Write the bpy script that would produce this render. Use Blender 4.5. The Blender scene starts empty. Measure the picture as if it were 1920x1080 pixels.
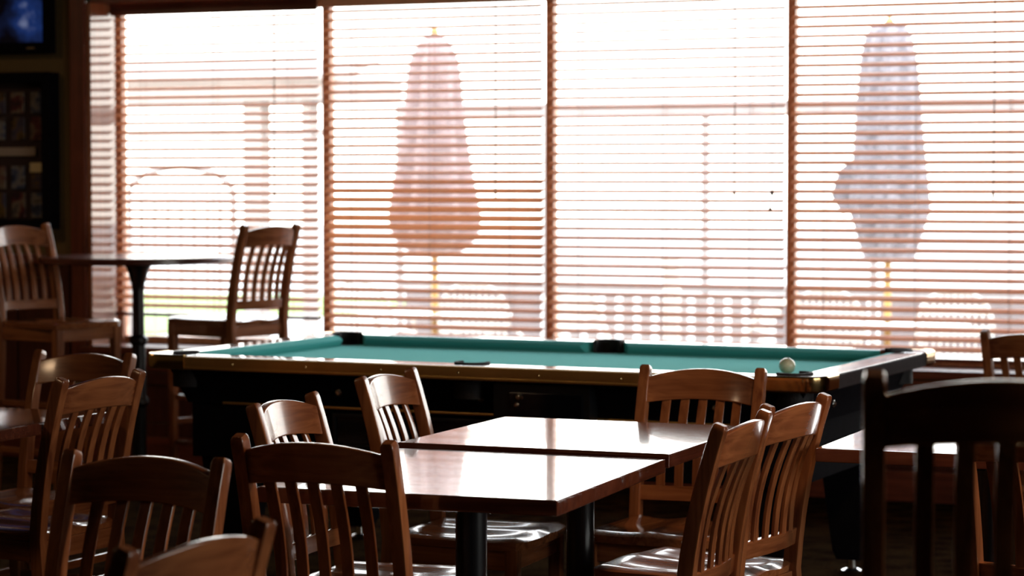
import bpy, bmesh, math, random
from mathutils import Vector, Matrix
PI = math.pi
rnd = random.Random(7)
S = bpy.context.scene
C = S.collection

# ------------------------------------------------------------------ camera
cam_d = bpy.data.cameras.new('camera')
cam = bpy.data.objects.new('camera', cam_d)
C.objects.link(cam)
cam_d.sensor_width = 36.0
cam_d.lens = 85.0
cam_d.clip_end = 400
cam.location = (0, 0, 1.45)
cam.rotation_euler = (PI / 2 - math.atan(200 / 4533.3), 0, math.radians(22.2))
cam_d.dof.use_dof = True
cam_d.dof.focus_distance = 6.2
cam_d.dof.aperture_fstop = 4.2
S.camera = cam

# ------------------------------------------------------------------ world, lights, exposure
W = bpy.data.worlds.new('world')
S.world = W
W.use_nodes = True
wn, wl = W.node_tree.nodes, W.node_tree.links
wn.clear()
w_out = wn.new('ShaderNodeOutputWorld')
w_bg = wn.new('ShaderNodeBackground')
w_tc = wn.new('ShaderNodeTexCoord')
w_sep = wn.new('ShaderNodeSeparateXYZ')
w_ramp = wn.new('ShaderNodeValToRGB')
wl.new(w_tc.outputs['Generated'], w_sep.inputs[0])
wl.new(w_sep.outputs['Z'], w_ramp.inputs[0])
w_ramp.color_ramp.elements[0].position = 0.0
w_ramp.color_ramp.elements[0].color = (1.0, 0.95, 0.88, 1)
w_ramp.color_ramp.elements[1].position = 0.6
w_ramp.color_ramp.elements[1].color = (0.80, 0.86, 1.0, 1)
wl.new(w_ramp.outputs[0], w_bg.inputs[0])
w_bg.inputs[1].default_value = 9.0
wl.new(w_bg.outputs[0], w_out.inputs[0])

S.view_settings.view_transform = 'Standard'
S.view_settings.look = 'None'
S.view_settings.gamma = 1
S.view_settings.use_curve_mapping = False
S.view_settings.exposure = 0.0


def area(name, loc, sx, sy, power, col, rot=(0, 0, 0), portal=False):
    d = bpy.data.lights.new(name, 'AREA')
    d.shape = 'RECTANGLE'
    d.size, d.size_y, d.energy, d.color = sx, sy, power, col
    if portal:
        d.cycles.is_portal = True
    o = bpy.data.objects.new(name, d)
    C.objects.link(o)
    o.location, o.rotation_euler = loc, rot
    return o


# daylight portal outside the glazing, warm lamp over the tables, two added fill lights
area('window_portal', (-3.7, 11.3, 1.45), 6.4, 2.0, 1, (1, 1, 1), (PI / 2, 0, PI), portal=True)
area('side_window_portal', (4.25, 5.5, 1.6), 3.6, 1.6, 1, (1, 1, 1), (PI / 2, 0, PI / 2), portal=True)
for lx, ly, lz, lp in ((-0.6, 5.5, 2.6, 28), (-5.2, 3.8, 2.0, 8), (-7.6, 8.4, 2.8, 11)):
    area('warm_room_light', (lx, ly, lz), 0.3, 0.3, lp, (1.0, 0.66, 0.38))


# ------------------------------------------------------------------ materials
def newmat(name):
    m = bpy.data.materials.new(name)
    m.use_nodes = True
    nt = m.node_tree
    return m, nt.nodes, nt.links, nt.nodes['Principled BSDF']


def plain(name, col, rough=0.5, metal=0.0, coat=0.0, noise=0.0, nscale=8.0, bump=0.0, emis=None, spec=0.5):
    m, n, l, p = newmat(name)
    p.inputs['Base Color'].default_value = (*col, 1)
    p.inputs['Roughness'].default_value = rough
    p.inputs['Metallic'].default_value = metal
    p.inputs['Coat Weight'].default_value = coat
    p.inputs['Coat Roughness'].default_value = 0.12
    p.inputs['Specular IOR Level'].default_value = spec
    if noise or bump:
        tc = n.new('ShaderNodeTexCoord')
        nz = n.new('ShaderNodeTexNoise')
        nz.inputs['Scale'].default_value = nscale
        nz.inputs['Detail'].default_value = 5
        l.new(tc.outputs['Object'], nz.inputs['Vector'])
        if noise:
            mx = n.new('ShaderNodeMix')
            mx.data_type = 'RGBA'
            mx.inputs['A'].default_value = (*[c * (1 - noise) for c in col], 1)
            mx.inputs['B'].default_value = (*[min(1, c * (1 + noise)) for c in col], 1)
            l.new(nz.outputs['Fac'], mx.inputs['Factor'])
            l.new(mx.outputs['Result'], p.inputs['Base Color'])
        if bump:
            b = n.new('ShaderNodeBump')
            b.inputs['Strength'].default_value = bump
            b.inputs['Distance'].default_value = 0.01
            l.new(nz.outputs['Fac'], b.inputs['Height'])
            l.new(b.outputs[0], p.inputs['Normal'])
    if emis:
        p.inputs['Emission Color'].default_value = (*emis[0], 1)
        p.inputs['Emission Strength'].default_value = emis[1]
    return m


def wood(name, dark, light, axis, rough=0.27, coat=0.8, scale=1.0, coat_rough=0.10, bump=0.15):
    m, n, l, p = newmat(name)
    tc = n.new('ShaderNodeTexCoord')
    mp = n.new('ShaderNodeMapping')
    s = [38.0 * scale] * 3
    s[axis] = 2.2 * scale
    mp.inputs['Scale'].default_value = s
    l.new(tc.outputs['Object'], mp.inputs['Vector'])
    nz = n.new('ShaderNodeTexNoise')
    nz.inputs['Scale'].default_value = 1.0
    nz.inputs['Detail'].default_value = 6
    nz.inputs['Distortion'].default_value = 0.8
    l.new(mp.outputs[0], nz.inputs['Vector'])
    big = n.new('ShaderNodeTexNoise')
    big.inputs['Scale'].default_value = 5 * scale
    l.new(tc.outputs['Object'], big.inputs['Vector'])
    oi = n.new('ShaderNodeObjectInfo')
    add = n.new('ShaderNodeMath')
    add.operation = 'MULTIPLY_ADD'
    l.new(big.outputs['Fac'], add.inputs[0])
    add.inputs[1].default_value = 0.6
    l.new(nz.outputs['Fac'], add.inputs[2])
    r = n.new('ShaderNodeValToRGB')
    r.color_ramp.elements[0].position = 0.5
    r.color_ramp.elements[0].color = (*dark, 1)
    r.color_ramp.elements[1].position = 1.05
    r.color_ramp.elements[1].color = (*light, 1)
    l.new(add.outputs[0], r.inputs[0])
    l.new(r.outputs[0], p.inputs['Base Color'])
    p.inputs['Roughness'].default_value = rough
    p.inputs['Coat Weight'].default_value = coat
    p.inputs['Coat Roughness'].default_value = coat_rough
    b = n.new('ShaderNodeBump')
    b.inputs['Strength'].default_value = bump
    b.inputs['Distance'].default_value = 0.002
    l.new(nz.outputs['Fac'], b.inputs['Height'])
    l.new(b.outputs[0], p.inputs['Normal'])
    return m


WD, WL = (0.15, 0.040, 0.016), (0.42, 0.150, 0.055)
M = {}
M['chair_x'] = wood('cherry_wood_x', WD, WL, 0)
M['chair_z'] = wood('cherry_wood_z', WD, WL, 2)
M['chair_y'] = wood('cherry_wood_seat', WD, WL, 1, rough=0.22, coat=0.7, coat_rough=0.08, bump=0.1)
M['table'] = wood('table_wood', (0.085, 0.022, 0.014), (0.17, 0.05, 0.028), 0, rough=0.12, coat=1.0, coat_rough=0.035, bump=0.10)
M['table_edge'] = wood('table_edge_wood', (0.06, 0.014, 0.01), (0.12, 0.03, 0.018), 0, rough=0.3, coat=0.6)
M['slat'] = wood('blind_wood', (0.84, 0.50, 0.30), (0.93, 0.66, 0.45), 0, rough=0.42, coat=0.2, bump=0.02)
_n, _l = M['slat'].node_tree.nodes, M['slat'].node_tree.links
_t = _n.new('ShaderNodeBsdfTranslucent')
_t.inputs[0].default_value = (0.98, 0.68, 0.46, 1)
_m = _n.new('ShaderNodeMixShader')
_m.inputs[0].default_value = 0.5
_l.new(_n['Principled BSDF'].outputs[0], _m.inputs[1])
_l.new(_t.outputs[0], _m.inputs[2])
_l.new(_m.outputs[0], _n['Material Output'].inputs[0])
M['trim'] = wood('stained_trim', (0.10, 0.022, 0.012), (0.22, 0.055, 0.028), 2, rough=0.35, coat=0.4)
M['trim_x'] = wood('stained_trim_x', (0.10, 0.022, 0.012), (0.22, 0.055, 0.028), 0, rough=0.35, coat=0.4)
M['jamb'] = wood('jamb_wood', (0.34, 0.11, 0.045), (0.48, 0.19, 0.09), 2, rough=0.5, coat=1.0, coat_rough=0.02, bump=0.0)
M['frame'] = wood('window_frame_wood', (0.55, 0.25, 0.13), (0.7, 0.36, 0.2), 2, rough=0.5, coat=0.1)
M['wainscot'] = wood('wainscot_wood', (0.05, 0.012, 0.008), (0.10, 0.026, 0.015), 2, rough=0.35, coat=0.3)
M['olive'] = plain('olive_wall_paint', (0.15, 0.09, 0.028), 0.8, noise=0.1, nscale=30, bump=0.1)
M['ceiling'] = plain('ceiling_paint', (0.10, 0.08, 0.06), 0.9, noise=0.1)
M['black_metal'] = plain('black_powder_coat', (0.008, 0.009, 0.011), 0.28, spec=0.5, noise=0.2, nscale=40)
M['black'] = plain('black_laminate', (0.007, 0.006, 0.008), 0.7, spec=0.02, noise=0.3, nscale=20)
M['black_soft'] = plain('black_leather', (0.008, 0.005, 0.006), 0.7, bump=0.3, nscale=90)
M['black_gloss'] = plain('black_glass', (0.004, 0.005, 0.008), 0.08)
M['felt'] = plain('green_cloth', (0.09, 0.50, 0.49), 0.95, noise=0.12, nscale=240, bump=0.1, spec=0.3)
M['felt'].node_tree.nodes['Principled BSDF'].inputs['Sheen Weight'].default_value = 0.5
M['felt'].node_tree.nodes['Principled BSDF'].inputs['Sheen Tint'].default_value = (0.25, 0.85, 0.8, 1)
M['brass'] = plain('gold_anodised_metal', (0.80, 0.50, 0.18), 0.36, metal=1.0, noise=0.25, nscale=6)
M['brass_bright'] = plain('polished_brass', (0.85, 0.58, 0.26), 0.12, metal=1.0, noise=0.2, nscale=14)
M['infill'] = plain('grey_infill_panel', (0.24, 0.20, 0.19), 0.8, noise=0.25, nscale=5)
M['dark_trim'] = plain('worn_dark_trim', (0.02, 0.010, 0.010), 0.75, metal=0.0, spec=0.1, noise=0.6, nscale=60)
M['rail'] = wood('rail_laminate', (0.10, 0.03, 0.02), (0.20, 0.07, 0.045), 0, rough=0.15, coat=1.0, coat_rough=0.05, bump=0.02)
for _k in ('rail', 'table'):
    M[_k].node_tree.nodes['Principled BSDF'].inputs['Coat IOR'].default_value = 1.75
M['ivory'] = plain('ivory_resin', (0.80, 0.72, 0.52), 0.25, coat=0.5, noise=0.08, nscale=60)
M['chrome'] = plain('chrome', (0.7, 0.68, 0.66), 0.15, metal=1.0, noise=0.1)
M['cord'] = plain('blind_cord', (0.45, 0.30, 0.2), 0.8, noise=0.2, nscale=200)
M['wire'] = plain('patio_wire', (0.85, 0.80, 0.72), 0.4, noise=0.2)
M['white_metal'] = plain('white_painted_metal', (0.8, 0.75, 0.65), 0.5, noise=0.05)
M['umb_red'] = plain('maroon_canvas', (0.28, 0.20, 0.19), 0.9, noise=0.5, nscale=14, bump=0.3)
M['umb_grey'] = plain('grey_canvas', (0.22, 0.20, 0.21), 0.9, noise=0.95, nscale=26, bump=0.3)
M['pole_yellow'] = plain('yellow_pole_wood', (0.42, 0.24, 0.07), 0.5, noise=0.2)
M['facade'] = plain('far_facade', (0.36, 0.31, 0.28), 0.9, noise=0.2, nscale=2)
M['patio'] = plain('patio_concrete', (0.24, 0.20, 0.19), 0.9, noise=0.2, nscale=1.5, bump=0.1)
M['pavement'] = plain('pale_pavement', (0.45, 0.43, 0.40), 0.9, noise=0.15, nscale=0.7)
M['grass'] = plain('lawn_grass', (0.16, 0.24, 0.06), 0.95, noise=0.4, nscale=6, bump=0.4)
M['rail_out'] = plain('railing_paint', (0.30, 0.26, 0.24), 0.6, noise=0.2)


def carpet():
    m, n, l, p = newmat('patterned_carpet')
    tc = n.new('ShaderNodeTexCoord')
    v = n.new('ShaderNodeTexVoronoi')
    v.inputs['Scale'].default_value = 9
    nz = n.new('ShaderNodeTexNoise')
    nz.inputs['Scale'].default_value = 60
    l.new(tc.outputs['Object'], v.inputs['Vector'])
    l.new(tc.outputs['Object'], nz.inputs['Vector'])
    mul = n.new('ShaderNodeMath')
    mul.operation = 'MULTIPLY'
    l.new(v.outputs['Distance'], mul.inputs[0])
    l.new(nz.outputs['Fac'], mul.inputs[1])
    r = n.new('ShaderNodeValToRGB')
    r.color_ramp.elements[0].color = (0.012, 0.005, 0.004, 1)
    r.color_ramp.elements[1].position = 0.4
    r.color_ramp.elements[1].color = (0.035, 0.020, 0.009, 1)
    l.new(mul.outputs[0], r.inputs[0])
    l.new(r.outputs[0], p.inputs['Base Color'])
    p.inputs['Roughness'].default_value = 1.0
    p.inputs['Specular IOR Level'].default_value = 0.0
    b = n.new('ShaderNodeBump')
    b.inputs['Strength'].default_value = 0.4
    b.inputs['Distance'].default_value = 0.01
    l.new(nz.outputs['Fac'], b.inputs['Height'])
    l.new(b.outputs[0], p.inputs['Normal'])
    return m


def glass():
    m = bpy.data.materials.new('window_glass')
    m.use_nodes = True
    n, l = m.node_tree.nodes, m.node_tree.links
    n.clear()
    o = n.new('ShaderNodeOutputMaterial')
    t = n.new('ShaderNodeBsdfTransparent')
    t.inputs[0].default_value = (0.97, 0.985, 0.975, 1)
    g = n.new('ShaderNodeBsdfGlossy')
    g.inputs['Roughness'].default_value = 0.02
    f = n.new('ShaderNodeFresnel')
    f.inputs[0].default_value = 1.45
    mx = n.new('ShaderNodeMixShader')
    l.new(f.outputs[0], mx.inputs[0])
    l.new(t.outputs[0], mx.inputs[1])
    l.new(g.outputs[0], mx.inputs[2])
    l.new(mx.outputs[0], o.inputs[0])
    return m


M['carpet'] = carpet()
M['glass'] = glass()


def patches(name, cols, scale, rough=0.3, emis=0.0):
    """irregular blotches of print colour"""
    m, n, l, p = newmat(name)
    tc = n.new('ShaderNodeTexCoord')
    oi = n.new('ShaderNodeObjectInfo')
    ad = n.new('ShaderNodeVectorMath')
    ad.operation = 'ADD'
    l.new(tc.outputs['Object'], ad.inputs[0])
    l.new(oi.outputs['Location'], ad.inputs[1])
    nz = n.new('ShaderNodeTexNoise')
    nz.inputs['Scale'].default_value = scale
    nz.inputs['Detail'].default_value = 3
    l.new(ad.outputs[0], nz.inputs['Vector'])
    r = n.new('ShaderNodeValToRGB')
    cr = r.color_ramp
    cr.elements[0].position = 0.34
    cr.elements[0].color = (*cols[0], 1)
    cr.elements[1].position = 0.68
    cr.elements[1].color = (*cols[-1], 1)
    for i, c in enumerate(cols[1:-1]):
        e = cr.elements.new(0.34 + 0.34 * (i + 1) / (len(cols) - 1))
        e.color = (*c, 1)
    l.new(nz.outputs['Fac'], r.inputs[0])
    l.new(r.outputs[0], p.inputs['Base Color'])
    p.inputs['Roughness'].default_value = rough
    if emis:
        l.new(r.outputs[0], p.inputs['Emission Color'])
        p.inputs['Emission Strength'].default_value = emis
    return m


# ------------------------------------------------------------------ mesh helpers
def bx(bm, c, s, bev=0.0, seg=2, rot=None):
    mat = Matrix.Translation(c) @ (rot.to_4x4() if rot else Matrix.Identity(4)) @ Matrix.Diagonal((*s, 1))
    r = bmesh.ops.create_cube(bm, size=1.0, matrix=mat)
    if bev > 0:
        es = set()
        for v in r['verts']:
            es.update(v.link_edges)
        bmesh.ops.bevel(bm, geom=list(es), offset=bev, segments=seg, affect='EDGES', profile=0.6)


def rrect(a, b, r, k=3):
    """rounded rectangle, half sizes a, b"""
    pts = []
    for cx, cy, a0 in ((a - r, b - r, 0), (-a + r, b - r, PI / 2), (-a + r, -b + r, PI), (a - r, -b + r, 1.5 * PI)):
        for i in range(k):
            t = a0 + PI / 2 * i / (k - 1)
            pts.append((cx + r * math.cos(t), cy + r * math.sin(t)))
    return pts


def sweep(bm, stations, cap=True):
    """stations: (centre, axisA, axisB, half_a, half_b, round)"""
    rings = []
    for c, A, B, a, b, r in stations:
        c, A, B = Vector(c), Vector(A).normalized(), Vector(B).normalized()
        rings.append([bm.verts.new(c + A * u + B * v) for u, v in rrect(a, b, r)])
    for r0, r1 in zip(rings, rings[1:]):
        n = len(r0)
        for i in range(n):
            bm.faces.new((r0[i], r0[(i + 1) % n], r1[(i + 1) % n], r1[i]))
    if cap:
        bm.faces.new(list(reversed(rings[0])))
        bm.faces.new(rings[-1])


def tube(bm, pts, r, n=8, closed=False, radii=None):
    pts = [Vector(p) for p in pts]
    rings = []
    N = len(pts)
    for i, p in enumerate(pts):
        if closed:
            d = pts[(i + 1) % N] - pts[i - 1]
        else:
            d = pts[min(i + 1, N - 1)] - pts[max(i - 1, 0)]
        d.normalize()
        up = Vector((0, 0, 1)) if abs(d.z) < 0.9 else Vector((1, 0, 0))
        a = d.cross(up).normalized()
        b = d.cross(a).normalized()
        rr = radii[i] if radii else r
        rings.append([bm.verts.new(p + a * rr * math.cos(2 * PI * k / n) + b * rr * math.sin(2 * PI * k / n)) for k in range(n)])
    pairs = list(zip(rings, rings[1:]))
    if closed:
        pairs.append((rings[-1], rings[0]))
    for r0, r1 in pairs:
        for k in range(n):
            bm.faces.new((r0[k], r0[(k + 1) % n], r1[(k + 1) % n], r1[k]))
    if not closed:
        bm.faces.new(rings[0])
        bm.faces.new(list(reversed(rings[-1])))


def lathe(bm, prof, n=24, c=(0, 0, 0), fold=None, cap=True):
    rings = []
    for j, (r, z) in enumerate(prof):
        ring = []
        for k in range(n):
            t = 2 * PI * k / n
            rr = r * (1 + fold(t, j)) if fold else r
            ring.append(bm.verts.new((c[0] + rr * math.cos(t), c[1] + rr * math.sin(t), c[2] + z)))
        rings.append(ring)
    for r0, r1 in zip(rings, rings[1:]):
        for k in range(n):
            bm.faces.new((r0[k], r0[(k + 1) % n], r1[(k + 1) % n], r1[k]))
    if cap:
        bm.faces.new(list(reversed(rings[0])))
        bm.faces.new(rings[-1])


def prism(bm, poly, z0, z1, bev=0.0):
    lo = [bm.verts.new((x, y, z0)) for x, y in poly]
    hi = [bm.verts.new((x, y, z1)) for x, y in poly]
    n = len(poly)
    bm.faces.new(list(reversed(lo)))
    top = bm.faces.new(hi)
    for i in range(n):
        bm.faces.new((lo[i], lo[(i + 1) % n], hi[(i + 1) % n], hi[i]))
    if bev:
        bmesh.ops.bevel(bm, geom=list(top.edges), offset=bev, segments=2, affect='EDGES', profile=0.6)


def obj(name, bm, mat, parent=None, smooth=True, kind=None, loc=None):
    bmesh.ops.recalc_face_normals(bm, faces=bm.faces[:])
    me = bpy.data.meshes.new(name)
    bm.to_mesh(me)
    bm.free()
    me.materials.append(mat)
    if smooth:
        for p in me.polygons:
            p.use_smooth = True
        wn_ = True
        try:
            me.set_sharp_from_angle(angle=math.radians(38))
        except Exception:
            pass
    o = bpy.data.objects.new(name, me)
    C.objects.link(o)
    if smooth:
        o.modifiers.new('weighted_normals', 'WEIGHTED_NORMAL').keep_sharp = True
    if parent:
        o.parent = parent
    if kind:
        o['kind'] = kind
    if loc:
        o.location = loc
    return o


def B():
    return bmesh.new()


def thing(name, label, cat, loc=(0, 0, 0), rz=0.0, group=None):
    o = bpy.data.objects.new(name, None)
    o.empty_display_size = 0.1
    C.objects.link(o)
    o.location, o.rotation_euler = loc, (0, 0, rz)
    o['label'], o['category'] = label, cat
    if group:
        o['group'] = group
    return o


def tag(o, label, cat, group=None):
    o['label'], o['category'] = label, cat
    if group:
        o['group'] = group
    return o


def struct(name, bm, mat, parent=None, smooth=False):
    return obj(name, bm, mat, parent, smooth, kind=None if parent else 'structure')


def copy_thing(root, loc, rz, label, group=None):
    r = root.copy()
    C.objects.link(r)
    r.location, r.rotation_euler = loc, (0, 0, rz)
    r['label'] = label
    if group:
        r['group'] = group
    for ch in list(root.children):
        c = ch.copy()
        C.objects.link(c)
        c.parent = r
        for g in ch.children:
            d = g.copy()
            C.objects.link(d)
            d.parent = c
    return r


# ------------------------------------------------------------------ room shell
YW = 10.78            # room face of the window wall
YG = 11.0             # plane of the blinds
WX0, BAY, NB = -6.75, 1.22, 5
WX1 = WX0 + BAY * NB
SILL, HEAD = 0.60, 2.372
bm = B(); bx(bm, (-2.5, 3.6, -0.05), (13.0, 15.2, 0.1)); struct('floor', bm, M['carpet'])
bm = B(); bx(bm, (-2.5, 3.6, 3.25), (13.0, 15.2, 0.1)); struct('ceiling', bm, M['ceiling'])
bm = B()
bx(bm, ((-9 + WX0 - 0.03) / 2, YW + 0.17, 1.6), (WX0 - 0.03 + 9, 0.34, 3.2))
bx(bm, ((4 + WX1 + 0.03) / 2, YW + 0.17, 1.6), (4 - WX1 - 0.03, 0.34, 3.2))
bx(bm, ((WX0 + WX1) / 2, YW + 0.17, (SILL - 0.04) / 2), (WX1 - WX0 + 0.06, 0.34, SILL - 0.04))
bx(bm, ((WX0 + WX1) / 2, YW + 0.17, (HEAD + 3.2 + 0.03) / 2), (WX1 - WX0 + 0.06, 0.34, 3.2 - HEAD - 0.03))
struct('wall_far', bm, M['olive'])
bm = B(); bx(bm, (-9.05, 3.6, 1.6), (0.1, 15.0, 3.2)); struct('wall_left', bm, M['olive'])
bm = B()
SY0, SY1, SZ0, SZ1 = 3.7, 7.3, 0.8, 2.4
bx(bm, (4.05, (SY0 - 3.9) / 2, 1.6), (0.1, SY0 + 3.9, 3.2))
bx(bm, (4.05, (SY1 + 11.1) / 2, 1.6), (0.1, 11.1 - SY1, 3.2))
bx(bm, (4.05, (SY0 + SY1) / 2, SZ0 / 2), (0.1, SY1 - SY0, SZ0))
bx(bm, (4.05, (SY0 + SY1) / 2, (SZ1 + 3.2) / 2), (0.1, SY1 - SY0, 3.2 - SZ1))
struct('wall_right', bm, M['olive'])
bm = B()
for yy in (SY0 + 0.03, (SY0 + SY1) / 2, SY1 - 0.03):
    bx(bm, (4.05, yy, (SZ0 + SZ1) / 2), (0.08, 0.06, SZ1 - SZ0), 0.004, 1)
for zz in (SZ0 + 0.03, SZ1 - 0.03):
    bx(bm, (4.05, (SY0 + SY1) / 2, zz), (0.08, SY1 - SY0 - 0.01, 0.06), 0.004, 1)
sw = struct('window_6', bm, M['trim'])
for yy in (SY0 + 0.91, SY1 - 0.91):
    bm = B(); bx(bm, (4.06, yy, (SZ0 + SZ1) / 2), (0.006, 1.74, SZ1 - SZ0 - 0.1)); obj('pane', bm, M['glass'], sw, smooth=False)
bm = B(); bx(bm, (-2.5, -3.95, 1.6), (13.0, 0.1, 3.2)); struct('wall_near', bm, M['olive'])

# window surround: jambs, head, stool, casing
bm = B()
bx(bm, (WX0 - 0.015, YW + 0.17, (SILL + HEAD) / 2), (0.03, 0.34, HEAD - SILL))
struct('trim_1', bm, M['jamb'])
bm = B()
bx(bm, (WX1 + 0.015, YW + 0.17, (SILL + HEAD) / 2), (0.03, 0.34, HEAD - SILL))
struct('trim_2', bm, M['jamb'])
bm = B(); bx(bm, ((WX0 + WX1) / 2, YW + 0.17, HEAD + 0.015), (WX1 - WX0, 0.34, 0.03)); struct('trim_3', bm, M['trim_x'])
bm = B(); bx(bm, ((WX0 + WX1) / 2, YW + 0.145, SILL - 0.02), (WX1 - WX0 + 0.12, 0.37, 0.04), 0.008); struct('trim_4', bm, M['trim_x'])
bm = B(); bx(bm, (WX0 - 0.07, YW - 0.012, 1.52), (0.09, 0.024, 1.95), 0.006); struct('trim_5', bm, M['trim'])
bm = B(); bx(bm, ((WX0 + WX1) / 2, YW - 0.015, HEAD + 0.115), (WX1 - WX0 + 0.35, 0.03, 0.16), 0.008)
bx(bm, ((WX0 + WX1) / 2, YW - 0.028, HEAD + 0.205), (WX1 - WX0 + 0.42, 0.055, 0.03), 0.008); struct('trim_6', bm, M['trim_x'])
bm = B(); bx(bm, ((WX0 + WX1) / 2, YW - 0.012, SILL - 0.085), (WX1 - WX0 + 0.12, 0.024, 0.075), 0.006); struct('trim_7', bm, M['trim_x'])
bm = B(); bx(bm, (-2.5, YW - 0.012, 0.07), (13.0, 0.024, 0.14), 0.006); struct('baseboard_far', bm, M['trim_x'])


def panels(name, x0, x1, z0, z1, n):
    """dark wainscot of stiles and recessed panels, every panel its own part"""
    bm = B()
    bx(bm, ((x0 + x1) / 2, YW - 0.010, z1 - 0.035), (x1 - x0, 0.02, 0.07), 0.003)
    bx(bm, ((x0 + x1) / 2, YW - 0.010, z0 + 0.035), (x1 - x0, 0.02, 0.07), 0.003)
    w = (x1 - x0) / n
    for i in range(n + 1):
        bx(bm, (min(max(x0 + i * w, x0 + .03), x1 - .03), YW - 0.010, (z0 + z1) / 2), (0.06, 0.0202, z1 - z0 - 0.13), 0.003)
    o = struct(name, bm, M['wainscot'])
    pb = B(); bx(pb, (0, 0, 0), (w - 0.07, 0.008, z1 - z0 - 0.15), 0.002)
    p0 = obj('panel', pb, M['wainscot'], o, loc=(x0 + w / 2, YW - 0.005, (z0 + z1) / 2))
    for i in range(1, n):
        p = p0.copy(); C.objects.link(p); p.location = (x0 + (i + 0.5) * w, YW - 0.005, (z0 + z1) / 2)


panels('trim_8', -9.0, WX0 - 0.13, 0.14, 1.02, 6)
panels('trim_9', WX0 - 0.05, WX1 + 0.05, 0.14, SILL - 0.125, 10)
panels('trim_10', WX1 + 0.08, 4.0, 0.14, 1.02, 8)
bm = B(); bx(bm, (-7.96, YW - 0.025, 1.045), (2.08, 0.05, 0.05), 0.01); struct('trim_11', bm, M['trim_x'])

# windows: frame, mullions, panes
for k in range(NB):
    x0, x1 = WX0 + k * BAY, WX0 + (k + 1) * BAY
    bm = B()
    fy = YG + 0.075
    for s, xx in ((1, x0), (-1, x1)):
        bx(bm, (xx + s * 0.010, fy, (SILL + HEAD) / 2), (0.02, 0.06, HEAD - SILL), 0.003, 1)
    bx(bm, ((x0 + x1) / 2, fy, SILL + 0.018), (BAY - 0.06, 0.07, 0.036), 0.003, 1)
    bx(bm, ((x0 + x1) / 2, fy, HEAD - 0.018), (BAY - 0.06, 0.07, 0.036), 0.003, 1)
    w = struct('window_%d' % (k + 1), bm, M['frame'])
    bm = B(); bx(bm, ((x0 + x1) / 2, fy + 0.01, (SILL + HEAD) / 2), (BAY - 0.055, 0.005, HEAD - SILL - 0.06))
    obj('pane', bm, M['glass'], w, smooth=False)

# ------------------------------------------------------------------ blinds
blind_labels = [
    'wooden slat blind in the leftmost window bay, stopping short of the sill',
    'wooden slat blind in second bay, lower slats darker and more tilted',
    'wooden slat blind in third bay, behind the middle of the pool table',
    'wooden slat blind in fourth bay, in front of the grey closed umbrella',
    'wooden slat blind in the bay right of the frame edge']
PITCH, SW = 0.0452, 0.050


def slat_mesh(L):
    bm = B()
    prof = []
    n = 4
    for i in range(n + 1):
        y = -SW / 2 + SW * i / n
        prof.append((y, 0.0016 * (1 - (2 * y / SW) ** 2)))
    rows = []
    for y, z in prof:
        rows.append([bm.verts.new((x, y, z + h)) for x in (-L / 2, L / 2) for h in (-0.0015, 0.0015)])
    for a, b in zip(rows, rows[1:]):
        bm.faces.new((a[1], a[3], b[3], b[1]))
        bm.faces.new((a[0], b[0], b[2], a[2]))
        bm.faces.new((a[0], a[1], b[1], b[0]))
        bm.faces.new((a[2], b[2], b[3], a[3]))
    bm.faces.new((rows[0][0], rows[0][2], rows[0][3], rows[0][1]))
    bm.faces.new((rows[-1][0], rows[-1][1], rows[-1][3], rows[-1][2]))
    return bm


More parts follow.
